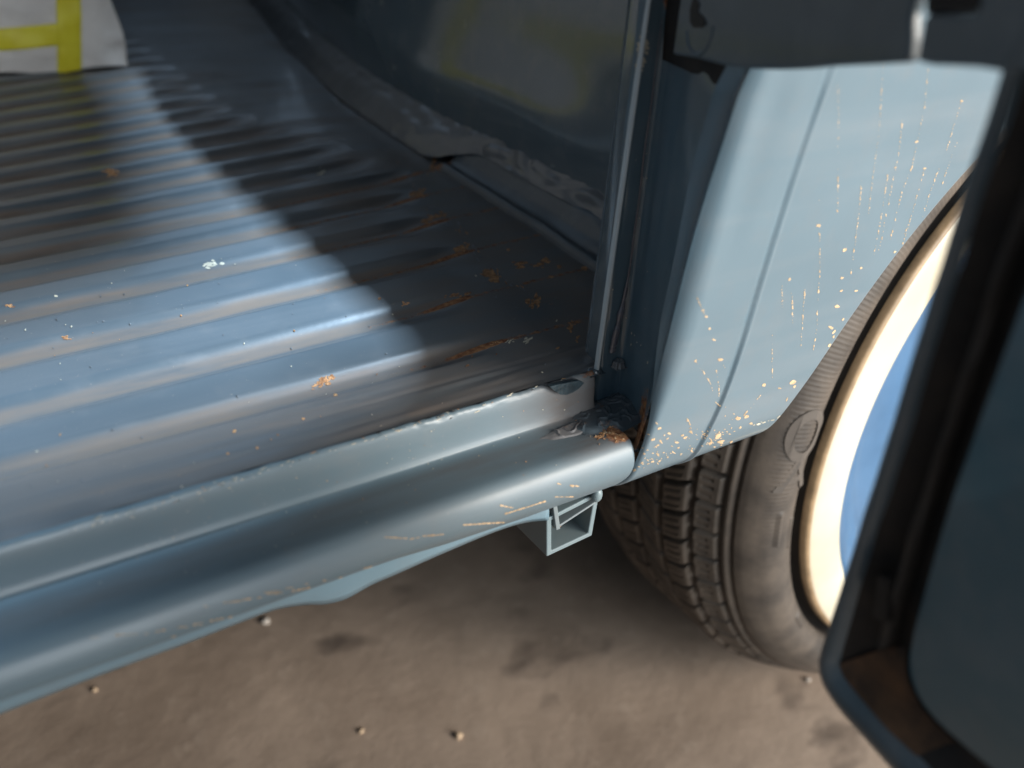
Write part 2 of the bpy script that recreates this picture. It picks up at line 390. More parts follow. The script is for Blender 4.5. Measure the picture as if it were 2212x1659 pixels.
def fg_pt(u, k):
    v = lerp(at_u(tp, u) - 14, at_u(bt, u), k); y = -.0165 + .004 * k * k + .0012 * math.sin(u * .012)
    return on(u, v, 1, y)
fg.grid(fg_pt, frange(-60, 1185, 140), frange(0, 1, 7))
m_flange = paint('flange_paint', base=(.17, .27, .33), rough=.35, coat=.4)
fg.build('sill_flange', m_flange, van, solid=.0012)

# ------------------------------------------------------------------ body panel ahead of the wheel
WC = (.414, .325); ARCH = .331
PS = spline([(.004, .3915), (-.006, .3905), (-.0130, .3920), (-.0195, .3962), (-.0255, .4012), (-.0305, .4070), (-.0340, .4150), (-.0375, .4280), (-.0410, .4450), (-.0446, .4700),
             (-.0490, .5060), (-.0540, .5420), (-.0590, .5740), (-.0624, .5960), (-.0680, .6400), (-.074, .70), (-.082, .80), (-.086, .95)], 9)
def crease_x(z): return interp([(.39, .0012), (.43, .0012), (.47, .0), (.55, -.0005), (.585, .0005), (.60, .004), (.7, .004)], z)
def panel_pt(f, i):
    y, z = PS[int(i)]
    x0 = crease_x(z); d = z - WC[1]
    x1 = WC[0] - math.sqrt(max(1e-6, ARCH**2 - d*d)) if abs(d) < ARCH else WC[0]
    t = f
    x = x0 + (x1 - x0) * t
    e = x - x0; r = .0022 + .0088 * sm(.43, .50, z)
    if e < r: y += r - math.sqrt(max(0, r*r - (r - e)**2))      # rolled front edge
    e2 = x1 - x
    if e2 < .003: y += (.003 - math.sqrt(max(0, 9e-6 - (.003 - e2)**2))) * .8
    # swage line, and the soft highlight-catching hollow beside it
    q = (x - .0400 - .0012 * math.sin(z * 30)); y += .0008 * math.exp(-((q + .0011) / .0010) ** 2) - .0010 * math.exp(-((q - .0010) / .0010) ** 2) + .0 * math.exp(-((q - .0026) / .0016) ** 2)
    y += .0018 * math.exp(-((x - .016) / .009) ** 2) * sm(.47, .60, z)
    y += .0005 * nz(x, z, 0, 18)
    if x < .026: y += .0048 * (1 - x / .026) ** 2 * sm(.50, .575, z) * (1 + .25 * nz(x, z, 3, 60))
    return (x, y, z)
fs = sorted(set([0, .002, .005, .009, .014, .02, .027, .035, .045, .055] + frange(.065, .985, 190) + [.99, .994, .997, 1.0]))
pn = Part()
def panel_d(p):
    x, y, z = p; return (.35 * sm(.402, .394, z), .5 * sm(.405, .395, z) + .25 * sm(.43, .40, z) * (nz(x, z, 0, 60) > .15))
pn.grid(panel_pt, fs, list(range(len(PS))), dirt=panel_d, flip=True)
b0 = (len(fs) - 1) * len(PS)                                       # flange turned inward round the wheel arch
ids = [pn.vert((pn.v[b0+i][0] + .002, pn.v[b0+i][1] + .012, pn.v[b0+i][2])) for i in range(len(PS))]
for i in range(len(PS) - 1): pn.face((b0+i, b0+i+1, ids[i+1], ids[i]))
pn.tree()
def A3(p): return (1327 + .4 * p[0], .4 * p[1])
def B6(p): return (1327 + .36 * p[0], 619.5 + .36 * p[1])
def dots(line, fn, dens=6.0, size=1.0):
    P = [fn(p) for p in line]
    for p, q in zip(P, P[1:]):
        L = math.hypot(q[0]-p[0], q[1]-p[1]); n = max(1, int(L / dens)); ang = math.atan2(q[1]-p[1], q[0]-p[0])
        for k in range(n):
            if random.random() < .22: continue
            t = (k + random.random() * .7) / n; s = random.choice([.7, .8, 1.0, 1.3, 1.9]) * size
            pn.chip(lerp(p[0], q[0], t) + random.uniform(-.8, .8), lerp(p[1], q[1], t), s * random.uniform(1, 2.6), s * .8, ang + random.uniform(-.2, .2), 1, .00010, 8)
for L in [[(1205,450),(1212,640),(1208,700)],[(1208,740),(1210,830)],[(1208,880),(1205,1150)],[(1452,345),(1442,500),(1430,700),(1412,840),(1400,930),(1385,1040),(1372,1160)],
          [(1555,650),(1540,800),(1520,900),(1490,1050),(1470,1150),(1440,1300),(1425,1360)],[(1695,360),(1675,580),(1632,780),(1605,910),(1555,1030),(1520,1170),(1490,1300)],
          [(1875,545),(1830,690),(1790,820)],[(1850,765),(1790,930),(1765,1010)],[(1755,905),(1705,1040),(1660,1180)],[(1675,910),(1645,1020),(1600,1180),(1575,1240),(1545,1340)],
          [(1335,965),(1320,1150),(1295,1350),(1275,1480)],[(1480,930),(1440,1180),(1400,1380)],[(1105,1075),(1110,1130)],[(1108,1260),(1110,1450),(1100,1600)],
          [(905,1545),(905,1650)],[(950,1565),(965,1650)],[(1028,1560),(1025,1620)],[(1600,1180),(1530,1400),(1440,1520)]]: dots(L, A3, 6.0, .85)
for (u, v, s) in [(1103,1218,14),(1243,1350,12),(1518,903,7),(1230,1500,9),(1333,1447,8),(1305,1570,9),(1480,1440,16),(1515,1360,8),(1202,1655,12),(947,1507,9),(1225,1570,8),(1875,545,8),(1675,580,7),(1632,765,8),(1675,910,8)]:
    p = A3((u, v)); pn.chip(p[0], p[1], s*.42, s*.24, random.uniform(-1, .2), 1, .0001, 10)
for L in [[(500,70),(530,145),(552,180)],[(485,445),(540,520),(575,580),(592,635)],[(650,460),(672,500)],[(612,495),(628,600),(625,670)],[(1005,15),(1010,130)],[(1065,20),(1070,220)],
          [(1140,15),(1130,200),(1117,360)],[(1225,15),(1215,230),(1195,380)],[(945,290),(948,550)],[(880,645),(810,735),(770,780)],[(1040,640),(1030,690)],[(440,790),(465,870)],
          [(430,770),(440,820)],[(605,690),(640,720)]]: dots(L, B6, 5.5, .9)
for (u, v, s) in [(572,252,9),(597,318,9),(635,437,13),(1300,245,15),(1318,270,12),(1315,300,9),(1292,350,12),(1337,118,13),(1372,195,9),(897,590,12),(992,608,8),(1072,570,17),(1080,598,10),
                  (742,788,15),(797,778,14),(625,895,20),(640,930,18),(575,940,14),(820,820,10),(755,843,8),(530,140,9),(552,180,8),(485,445,8)]:
    p = B6((u, v)); pn.chip(p[0], p[1], s*.40, s*.24, random.uniform(-1, .3), 1, .0001, 10)
CL = [(255,820),(270,850),(205,885),(175,918),(300,890),(320,910),(235,915),(262,950),(150,980),(180,1003),(260,1005),(350,990),(385,965),(375,935),(425,905),(410,890),(165,1055),
      (230,1048),(60,1125),(520,1005),(570,985),(600,960),(465,985),(440,800),(460,870),(580,920),(280,930),(640,950),(700,930),(330,880),(200,1040),(120,1100)]
for (u, v) in CL:
    p = B6((u, v)); s = random.uniform(5, 10); pn.chip(p[0], p[1], s*.5, s*.26, random.choice([.9, 1.0, -.5, -.4, .2]), 1, .0001, 9)
for i in range(110):
    u = random.uniform(20, 720); v = 1100 - .38 * u - abs(random.gauss(0, 60)) + 60; p = B6((u, v)); s = random.uniform(.6, 1.5)
    pn.chip(p[0], p[1], s * 1.8, s * .8, random.uniform(-1, 1), 1, .0001, 7)
many(pn, [(1690,897,30,3,-24),(1640,915,24,3,-18),(1720,880,16,2.2,-35)], 2)
pn.build('body_panel', [m_panel, m_chip, m_cream], van)

# ------------------------------------------------------------------ door jamb
jb = Part()
Z = frange(.425, .80, 90)
def jamb_pt(z, k):
    yc = interp([(b_, a) for a, b_ in PS], z); xc = crease_x(z)
    path = [(.0030, .0030), (.0042, .0010), (.0070, .0006), (.0130, .0006), (.0152, -.0004), (.0156, -.0040), (.0130, -.0150), (.0085, -.0280), (xc + .0035, yc + .0100), (xc + .0006, yc + .0062), (xc, yc + .0046)]
    x, y = atu(path, k / 40)
    x += .0006 * nz(z, k * .05, 0, 20); y += .0004 * nz(z, k*.1, 3, 25)
    if z < .452 and k < 30: y -= .0010 * abs(nz(x*3, z, 0, 160))
    return (x, y, z)
def jamb_d(p):
    x, y, z = p
    r = .8 * sm(.47, .435, z) * sm(-.012, -.025, y) + .45 * sm(.60, .61, z) + .42 * (1 - sm(.001, .0025, abs(x - .0150))) * sm(.54, .58, z)
    return (.3 * sm(.55, .6, z) * sm(-.005, -.02, y), r)
jb.grid(jamb_pt, Z, list(range(41)), dirt=jamb_d, flip=True)
jb.tree()
many(jb, [(1388,105,10,26,8),(1382,140,9,22,8)], 2)
many(jb, [(1382,120,6,9,0)], 0)
for i in range(26):
    jb.chip(random.uniform(1290, 1400), random.uniform(300, 800), random.uniform(.5, 1.2), random.uniform(1, 3), 0, 2, .0002, 6)
jb.build('door_jamb', [m_jamb, m_rust, m_cream], van)
# folded edge that carries the door seal, its highlight painted as a pale base
lp = Part()
def lip_pt(z, k):
    a = k / 8 * math.pi; x0 = interp([(.445, .0016), (.58, .0050), (.8, .010)], z); r = .0011 * (1 + .12 * nz(z, 0, 0, 90))
    return (x0 - r * math.cos(a), .0022 - .0022 * math.sin(a) - .0006, z)
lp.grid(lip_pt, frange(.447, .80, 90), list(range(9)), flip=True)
lp.build('seal_lip', m_lip_highlight, van)
# a run of paint down the inner corner of the rebate
rn = Part()
def run_pt(t, k):
    z = lerp(.457, .60, t); a = 2 * math.pi * k / 10
    r = (.00035 + .0016 * sm(.30, .05, t) * (.7 + .6 * nz(t, 2, 0, 26))) * (1 - .5 * sm(.7, 1, t))
    x = .0128 + .0006 * nz(t, 0, 0, 7) - .004 * sm(.25, 0, t); return (x + r * 1.3 * math.cos(a), -.0002 - r * .8 * math.sin(a), z)
rn.grid(run_pt, frange(0, 1, 120), list(range(11)))
m_run = paint('paint_run', base=(.13, .125, .145), rough=.25, coat=.8, wst=.1)
rn.build('paint_run', m_run, van)

# lumpy seam sealer in the bottom corner
def lumps(name, cx, cy, cz, rx, ry, h, seed, m, n=90, tilt=0.0):
    p = Part()
    def fn(a, b_):
        x, y = cx + rx * a, cy + ry * b_; r = math.hypot(a, b_) + .35 * nz(a, b_, seed, 2.0)
        k = sm(1.0, .6, r)
        wx, wy = x + .004 * nz(x, y, seed, 160), y + .004 * nz(x, y, seed + 7, 160)
        worm = max(0, 1 - abs(nz(wx, wy, seed, 150)) * 7)
        z = cz - .0010 + h * k * (.7 + .5 * nz(x, y, seed + 4, 60)) + .0007 * worm * k + tilt * max(0, a)
        return (x, y, z)
    p.grid(fn, frange(-1, 1, n), frange(-1, 1, n), dirt=lambda q: (.4, .5 if nz(q[0], q[1], 9, 120) > .2 else .1)); p.build(name, m, van)
m_seal = paint('sealer_gloss', base=(.080, .110, .130), rough=.14, coat=1.0, crough=.05, wst=.1)
m_seal2 = paint('sealer_grey', base=(.20, .20, .205), rough=.16, coat=1.0, crough=.05, wst=.1)
lumps('seam_sealer', .000, -.010, .4318, .018, .0145, .0018, 3, m_seal, tilt=.0035)
lumps('seam_sealer', -.018, -.0125, .4314, .020, .0050, .0010, 8, m_seal2)
lumps('seam_sealer', .0005, .0012, .4488, .0045, .0035, .0022, 5, m_seal, 40)
lumps('seam_sealer', .0125, -.0015, .4500, .0035, .0030, .0050, 11, m_seal2, 40)
# dark half-moon hole under the lip
hl = Part(); c0 = on(1222, 838, 1, -.0025)
pts = [on(u, v, 1, -.0047) for u, v in [(1188,835),(1198,845),(1210,852),(1224,853),(1238,848),(1250,840),(1262,827),(1250,822),(1225,827),(1205,831)]]
hl.prism(pts, (0, .0015, 0)); hl.build('drain_hole', plain('hole_shade', (.022, .038, .047), .3, 200, .3, .6, .0006), van)

# ------------------------------------------------------------------ inner side wall
def wall_x(y, z):
    x = interp(WX, y); x += .02 * (z - .45) - .010 * math.exp(-((z - .50) / .03) ** 2) * sm(.10, .2, y) * .6
    return x + .0012 * nz(0, y, z, 9)
WX = [(a, b_) for a, b_ in spline([(.0025, .0055), (.012, .0062), (.022, .011), (.036, .030), (.06, .064), (.08, .086), (.10, .095), (.12, .0985), (.20, .1000), (.30, .103), (.45, .112), (.60, .135), (.80, .175), (1.0, .225), (1.4, .33)], 6)]
wl = Part()
wl.grid(lambda y, z: (wall_x(y, z), y, z), frange(.0025, .25, 110) + frange(.254, 1.4, 110), frange(.440, .695, 56), flip=True)
wl.build('side_wall', m_wall, van)
# rough weld seam along the foot of the wall
sw = Part()
def seam_pt(y, k):
    a = k / 12
    y2 = y
    far = sm(.245, .31, y)
    x = wall_x(y, .47) + lerp(lerp(-.006, -.020, far), .0012, a); z = lerp(.4655, .4500, far) + .004 * sm(0, .5, a) + lerp(.010, .022, far) * a
    rough = sm(.02, .06, y) * (1 - .6 * sm(.2, .4, y))
    d = .0034 * rough * abs(nz(x * 2, y * .6, z * 2, 80)) + .0005 * nz(x, y, z, 200) * rough
    return (x - d, y2, z + d * .6)
sw.grid(seam_pt, frange(.040, 1.2, 420), list(range(13)), dirt=lambda p: (.25, 0), flip=True)
m_seam = paint('seam_paint', base=(.19, .195, .20), rough=.36, coat=.4, wst=.2)
sw.build('weld_seam', m_seam, van)
# pressed rail that starts at the post and ends rusty
rl = Part()
def rail_pt(y, k):
    base_x = interp([(.03, .066), (.09, .0715), (.15, .0765), (.28, .080)], y)
    e = sm(.287, .275, y)
    sec = [(-.0035, .0000), (-.0028, .0030), (-.0010, .0048), (.0010, .0050), (.0030, .0040), (.0060, .0048), (.0100, .0085), (.0135, .0135), (.0150, .0165), (.0185, .0185)]
    dx, dz = atu(sec, k / 30)
    w_ = .0010 * sm(.17, .05, y) * math.sin(k * 1.1 + y * 60) * sm(8, 14, k)
    return (base_x + dx - .001 * nz(y, 0, 0, 30), y, .4488 + dz * e + w_)
rl.grid(rail_pt, frange(.03, .288, 120), list(range(31)), dirt=lambda p: (.3 if p[2] < .453 else 0, .9 * sm(.27, .285, p[1]) + .38 * (p[2] < .4535)), flip=True)
rl.build('wall_rail', paint('rail_paint', base=(.085, .105, .12), rough=.42, coat=.2, crough=.25), van)
# ------------------------------------------------------------------ unseen load space in near-black
bk = Part()                                   # unseen far side, its opening cut to mask the window lamp
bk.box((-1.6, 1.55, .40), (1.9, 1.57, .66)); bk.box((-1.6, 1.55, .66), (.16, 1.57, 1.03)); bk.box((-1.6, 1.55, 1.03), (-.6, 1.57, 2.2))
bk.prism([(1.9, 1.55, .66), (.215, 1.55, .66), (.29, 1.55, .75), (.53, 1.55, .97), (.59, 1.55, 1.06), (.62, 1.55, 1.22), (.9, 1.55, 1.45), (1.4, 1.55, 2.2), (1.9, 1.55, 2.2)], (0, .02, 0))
bk.box((-.599, 1.55, 1.50), (.56, 1.57, 2.2)); bk.build('far_side_light_mask', m_dark, van)
cp = Part()                                   # unseen partition added as a mask, opening cut to shape the floor's light patch
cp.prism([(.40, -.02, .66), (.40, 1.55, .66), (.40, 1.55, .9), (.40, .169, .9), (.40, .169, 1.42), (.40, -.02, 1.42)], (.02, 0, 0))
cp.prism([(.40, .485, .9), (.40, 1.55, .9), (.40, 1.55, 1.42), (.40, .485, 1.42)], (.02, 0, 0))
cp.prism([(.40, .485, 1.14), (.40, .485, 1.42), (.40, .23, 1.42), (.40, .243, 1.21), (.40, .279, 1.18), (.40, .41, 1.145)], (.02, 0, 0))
cp.box((.40, -.02, 1.42), (.42, 1.55, 2.2)); cp.build('patch_light_mask', m_dark, van)
hd = Part(); hd.box((-1.6, -.02, 1.30), (.42, .01, 2.2)); hd.build('light_block_header', m_dark, van)  # unseen header, added to keep the cab lamp off the sill
rf = Part(); rf.box((-1.6, .02, 2.2), (1.9, 1.57, 2.23)); rf.build('shading_roof', m_dark, van)  # unseen, added to shade the load space from the world light
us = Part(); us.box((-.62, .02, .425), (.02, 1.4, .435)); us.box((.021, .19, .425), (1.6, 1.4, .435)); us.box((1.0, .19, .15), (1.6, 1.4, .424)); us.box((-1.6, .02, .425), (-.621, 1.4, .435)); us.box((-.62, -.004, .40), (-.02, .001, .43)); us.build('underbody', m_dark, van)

# ------------------------------------------------------------------ jacking tube under the sill
jt = Part()
m_tube = paint('tube_paint', base=(.16, .21, .225), rough=.45, coat=.2)
def quad(px, y): return [on(u, v, 1, y) for u, v in px]
outer = quad([(1181, 1203), (1279, 1157), (1296, 1062), (1181, 1121)], -.012)
cen = sum(outer, Vector()) / 4
inner = [cen + (p - cen) * .80 for p in outer]
o2 = [p + Vector((0, .085, 0)) for p in outer]; i2 = [p + Vector((0, .085, 0)) for p in inner]
b_ = [jt.vert(p) for p in outer + inner + o2 + i2]
for k in range(4):
    j = (k + 1) % 4
    jt.face((k, j, 4 + j, 4 + k), 0, False); jt.face((k, 8 + k, 8 + j, j), 0, False); jt.face((4 + k, 4 + j, 12 + j, 12 + k), 0, False); jt.face((8+k, 12+k, 12+j, 8+j), 0, False)
jt.build('jacking_tube', m_tube, van, bev=.0006)
jp = Part()
a, b1 = quad([(1201, 1144), (1293, 1084)], -.013)
jp.prism([a, b1, b1 + Vector((0, .06, 0)), a + Vector((0, .06, 0))], (0, 0, .0013))
c1, d1 = quad([(1194, 1088), (1202, 1146)], -.0135); jp.prism([c1, d1, d1 + Vector((.0024, 0, 0)), c1 + Vector((.0024, 0, 0))], (0, .05, 0))
jp.tree(); jp.build('tube_bracket', paint('tube_plate_paint', base=(.17, .20, .21), rough=.5, coat=.1), van, bev=.0004)
wb = Part(); p0 = on(1289, 1068, 1, -.014)
wb.grid(lambda th, ph: (p0.x + .0028*math.sin(ph)*math.cos(th), p0.y + .0028*math.sin(ph)*math.sin(th), p0.z + .0042*math.cos(ph)), [2*math.pi*i/12 for i in range(12)], frange(.001, 3.14, 9), closed=True)
wb.build('weld_blob', m_tube, van)
rs = Part()
for (u, v, r) in [(1203, 1132, .0022), (1208, 1122, .0014), (1242, 1090, .0024), (1232, 1098, .0015)]:
    q = on(u, v, 1, -.004); rs.grid(lambda th, ph: (q.x + r*1.3*math.sin(ph)*math.cos(th)*(1+.3*nz(th,ph,r*900)), q.y + r*math.sin(ph)*math.sin(th), q.z + r*.8*math.cos(ph)), [2*math.pi*i/12 for i in range(12)], frange(.001, 3.14, 8), closed=True)
rs.build('rust_lump', m_rust, van)

# ------------------------------------------------------------------ wheel
whl = bpy.data.objects.new('wheel', None); COL.objects.link(whl); whl.location = (WC[0], 0, WC[1]); whl.parent = van
def ring(part, prof, n=360, disp=None, m=0):
    """prof: (radius, y) list; revolved round the wheel axis, in wheel coordinates"""
    def fn(th, i):
        r, y = prof[int(i)]
        if disp: dr, dy = disp(th, r, y, int(i)); r += dr; y += dy
        return (r * math.cos(th), y, r * math.sin(th))
    return part.grid(fn, [2 * math.pi * i / n for i in range(n)], list(range(len(prof))), m=m, closed=True)
be = Part(); ring(be, [(.2262, .004), (.2258, -.0002), (.2240, -.0016), (.2226, -.0016)], 240); be.build('band_edge', plain('band_edge_tan', (.30, .20, .11), .5, 60), whl)
ty = Part(); R0 = .2895
prof = spline([(.2335, .024), (.2336, .010), (.2350, .0040), (.2400, .0005), (.2480, -.0010), (.2570, .0015), (.2640, .0065), (.2690, .0120), (.2715, .0165)], 7)
prof += [(.2722, .0180), (.2726, .0188), (.2732, .0196), (.2745, .0212), (.2760, .0230), (.2772, .0250)]
yy = .0252
while yy < .158:
    prof.append((.2772 + (R0 - .2772) * sm(.02, .055, yy) - .006 * sm(.128, .158, yy), yy)); yy += .00062
prof += [(.270, .165), (.255, .172), (.235, .165), (.228, .15)]
PITCH = 2 * math.pi / 72
BARS = []
for u, v, hw, hr in [(1680, 1146, .055, .0018), (1704, 1151, .055, .0014), (1728, 1338, .035, .0030)]:
    p = on(u, v, 1, 0.0); BARS.append((math.atan2(p.z - WC[1], p.x - WC[0]) % (2 * math.pi), hw, math.hypot(p.x - WC[0], p.z - WC[1]) - hr, math.hypot(p.x - WC[0], p.z - WC[1]) + hr))
print('BARS', BARS)
def tdisp(th, r, y, i):
    dr = dy = 0
    if y > .0165 and r > .268:
        for gy, gw, gd in ((.0192, .0009, .003), (.0262, .0013, .005), (.0440, .0022, .0062), (.0690, .0024, .0064), (.0930, .0024, .0064), (.1180, .0022, .0062), (.142, .0015, .004)):
            dr -= gd * math.exp(-((y - gy) / gw) ** 4)
        rows = ((.0275, .0418, 0, .012), (.0462, .0666, .45, -.25), (.0714, .0906, .1, .3), (.0954, .1158, .6, -.25), (.1202, .140, .2, .1))
        for y0, y1, off, sl_ in rows:
            if y0 <= y <= y1:
                ph = (th / PITCH + off + sl_ * (y - y0) / (y1 - y0) * 1.6) % 1.0; d = min(ph, 1 - ph) * PITCH * R0
                dr -= .0055 * math.exp(-(d / .0016) ** 4)
                for fr in (.25, .75):
                    if y0 + .005 < y < y1 - .002: dr -= .0016 * math.exp(-((ph - fr) * PITCH * R0 / .0006) ** 4)
                d2 = abs(ph - .5) * PITCH * R0
                if y0 + .004 < y < y1 - .003: dr -= .0022 * math.exp(-(d2 / .0007) ** 4)
    elif .0 < r < .268 and i < 60:
        if .2385 < r < .2625:
            dy -= .00034 * math.sin(th * 520) * sm(.2385, .241, r)
        for c_, hw, r0, r1 in BARS:
            if abs(th - c_) < hw and r0 < r < r1: dy -= .0014
    return dr, dy
ring(ty, prof, 1500, tdisp)
m_tyre, nt, b = mat('tyre_rubber'); f = noise_node(nt, 26, 5, .6)
c = mix(nt, ramp(nt, f, .35, .68), (.040, .032, .026), (.110, .086, .066)); nt.links.new(c, b.inputs['Base Color']); b.inputs['Roughness'].default_value = .62
bump(nt, b, [(noise_node(nt, 300, 4), .25, .0006)])
tyre = ty.build('tyre', m_tyre, whl)
# raised shapes on the sidewall
m_letter = plain('tyre_letter', (.085, .070, .058), .6, 60, .15, .1, .0003)
def raised(ch, th, r, size, rot, sx=1.0):
    cu = bpy.data.curves.new('t', 'FONT'); cu.body = ch; cu.size = size; cu.extrude = .0006; cu.offset = size * .02; cu.align_x = 'CENTER'; cu.align_y = 'CENTER'
    ob = bpy.data.objects.new('t', cu); me = bpy.data.meshes.new_from_object(ob); bpy.data.objects.remove(ob)
    p = Part()
    er = Vector((math.cos(th), 0, math.sin(th))); et = Vector((math.sin(th), 0, -math.cos(th)))
    for q in me.vertices:
        x, y = q.co.x * sx, q.co.y; x, y = x * math.cos(rot) - y * math.sin(rot), x * math.sin(rot) + y * math.cos(rot)
        pos = er * (r + y) + et * x; rr = math.hypot(pos.x, pos.z)
        ys_ = interp([(.23, .005), (.238, .0005), (.248, -.001), (.257, .0015), (.264, .0065)], rr)
        p.vert((pos.x, ys_ - .0002 - (.0009 if q.co.z > 0 else -.001), pos.z))
    for fpoly in me.polygons: p.face(list(fpoly.vertices), 0, False)
    p.build('raised_letter', m_letter, whl)
# the bars and the round and notched letters read up the sidewall
def spot(u, v):
    p = on(u, v, 1, 0.0); return math.atan2(p.z - WC[1], p.x - WC[0]), math.hypot(p.x - WC[0], p.z - WC[1])
th, rr_ = spot(1742, 940); raised('O', th, .2480, .034, 0, 1.35)
th, rr_ = spot(1712, 1028); raised('A', th, .2480, .034, -math.pi / 2, 1.0)
# dark gap, white wall band, blue wheel disc
rg = Part(); ring(rg, spline([(.2248, .010), (.2250, .004), (.2240, .0003), (.2215, -.0018), (.2150, -.0034), (.2080, -.0044), (.2000, -.0044), (.1960, -.0024), (.1945, .003), (.1945, .012)], 5), 240)
m_ring, nt, b = mat('cream_band'); nt.links.new(mix(nt, ramp(nt, noise_node(nt, 12, 3), .4, .6), (.56, .49, .36), (.64, .58, .45)), b.inputs['Base Color']); b.inputs['Roughness'].default_value = .35
rg.build('white_band', m_ring, whl)
gp = Part(); ring(gp, [(.2345, .020), (.2262, .014), (.2258, .003)], 200); gp.build('rim_gap', m_black, whl)
hb = Part(); ring(hb, spline([(.1950, .010), (.1930, .004), (.188, .002), (.180, .006), (.165, .016), (.150, .020), (.12, .016), (.10, .006), (.06, -.004), (.0, -.008)], 5), 200)
m_blue, nt, b = mat('blue_wheel_paint'); nt.links.new(mix(nt, ramp(nt, noise_node(nt, 20, 3), .4, .6), (.035, .11, .22), (.05, .14, .27)), b.inputs['Base Color']); b.inputs['Roughness'].default_value = .3; b.inputs['Coat Weight'].default_value = .5
hb.build('rim', m_blue, whl)
dr = Part(); ring(dr, [(.22, .165), (.20, .13), (.05, .12), (.0, .12)], 60); dr.build('brake_drum', m_dark, whl)
# wheel housing
wh = Part()
wh.grid(lambda th, y: (WC[0] + .335 * math.cos(th), y, WC[1] + .335 * math.sin(th)), frange(.05, math.pi - .30, 50), frange(.0, .30, 6))
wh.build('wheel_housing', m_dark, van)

# ------------------------------------------------------------------ open door, hinged on the jamb
door = bpy.data.objects.new('door', None); COL.objects.link(door); door.location = (0, 0, 0); door.parent = van
DX = -.035
def dpx(l, x=DX): return [on(u, v, 0, x) for u, v in l]
edge = [(2262, -150), (2212, -5), (2150, 152), (2040, 500), (1905, 945), (1830, 1190), (1772, 1372), (1757, 1425), (1755, 1445), (1762, 1480), (1790, 1530), (1840, 1590), (1905, 1664), (1990, 1760), (2060, 1840)]
q = dpx(edge)
# outer skin and its turned edge
ys_d = [p.y for p in q]; zs_d = [p.z for p in q]
sk = Part()
outline = [Vector((DX + .013, p.y, p.z)) for p in q] + [Vector((DX + .013, -.95, q[-1].z - .05)), Vector((DX + .013, -.95, .95)), Vector((DX + .013, q[0].y, .95))]
sk.prism(outline, (.015, 0, 0)); sk.build('door_skin', m_panel, door)
def strip(l0, l1, n=60, bulge=.0, x0=DX, x1=DX, wob=.0):
    A_ = spline([(float(a), float(b_)) for a, b_ in l0], 8); B_ = spline([(float(a), float(b_)) for a, b_ in l1], 8)
    p = Part()
    def fn(f, k):
        a, b_ = atu(A_, f), atu(B_, f); x = lerp(x0, x1, k) - bulge * math.sin(math.pi * k)
        pos = on(lerp(a[0], b_[0], k), lerp(a[1], b_[1], k), 0, DX); pos.x = x + wob * nz(pos.y, pos.z, 0, 60)
        return pos
    p.grid(fn, frange(0, 1, n), frange(0, 1, 9)); return p
e_in = [(2330, -150), (2275, -5), (2190, 190), (2085, 500), (1950, 945), (1872, 1190), (1822, 1362), (1806, 1420), (1802, 1440), (1812, 1470), (1845, 1512), (1900, 1568), (1970, 1640), (2060, 1735), (2130, 1810)]
strip(edge, e_in, 90, .0035, DX + .003, DX + .003, .0006).build('door_frame', m_door, door)
ch_in = [(2560, -150), (2470, -5), (2350, 250), (2212, 612), (2090, 950), (2035, 1110), (1972, 1330), (1956, 1400), (1950, 1440), (1956, 1480), (1976, 1522), (2010, 1566), (2075, 1625), (2165, 1700), (2240, 1770)]
strip(e_in, ch_in, 90, -.006, DX + .003, DX + .003, .0012).build('seal_channel', m_brown, door)
ri = strip([(1803, 1440), (1812, 1470), (1845, 1512), (1900, 1568), (1970, 1640)], [(1946, 1405), (1950, 1470), (1970, 1520), (2004, 1566), (2060, 1622)], 40, -.0052, DX + .0022, DX + .0022, .0012)
ri.build('rusty_corner', m_rustd, door, label='brown rusty bottom corner of the door channel')
fr2 = [(2900, -150), (2900, 200), (2900, 500), (2900, 700), (2900, 900), (2900, 1000), (2900, 1150), (2900, 1200), (2900, 1250), (2900, 1300), (2900, 1350), (2900, 1400), (2900, 1500), (2900, 1600), (2900, 1700)]
strip(ch_in, fr2, 90, .008, DX + .003, DX - .004, .0).build('inner_panel', m_doorin, door)
sl0 = [(lerp(a[0], b_[0], .42), lerp(a[1], b_[1], .42)) for a, b_ in zip(e_in, ch_in)]
sl1 = [(lerp(a[0], b_[0], .66), lerp(a[1], b_[1], .66)) for a, b_ in zip(e_in, ch_in)]
strip(sl0[:8], sl1[:8], 80, .0040, DX + .006, DX + .006, .0016).build('rubber_seal', m_black, door)
sp = Part()
for (u0, v0, u1, v1) in [(1900, 1240, 1888, 1330)]:
    a, b1 = on(u0, v0, 0, DX), on(u1, v1, 0, DX); a.x = b1.x = DX - .001
    sp.prism([a, b1, b1 + Vector((0, -.0045, .001)), a + Vector((0, -.0035, .001))], (.004, 0, 0))
sp.build('seal_remnant', m_brown, door)
# hinge plate between jamb and door
hp = Part()
H0 = Vector((.0005, -.030, .604)); H1 = Vector((-.035, -.168, .6205))
def hplane(u, v, off=0.0):
    a = H0 + Vector((off, 0, 0)); b1 = H1 + Vector((off, 0, 0)); n = (b1 - a).cross(Vector((0, 0, 1))).normalized(); d = ray(u, v)
    t = (a - CAM).dot(n) / d.dot(n); return CAM + d * t
low = [(1452,118),(1500,126),(1560,141),(1610,149),(1680,151),(1740,149),(1800,143),(1880,140),(1950,136),(1962,133)]
low2 = [(1978,133),(2010,141),(2060,143),(2110,146),(2156,154)]
def hpts(l): return [hplane(u, v) for u, v in l]
L1 = hpts(low); L2 = hpts(low2)
n_ = (H1 - H0).cross(Vector((0, 0, 1))).normalized()
if n_.dot(CAM - H0) > 0: n_ = -n_
tn = n_ * .004
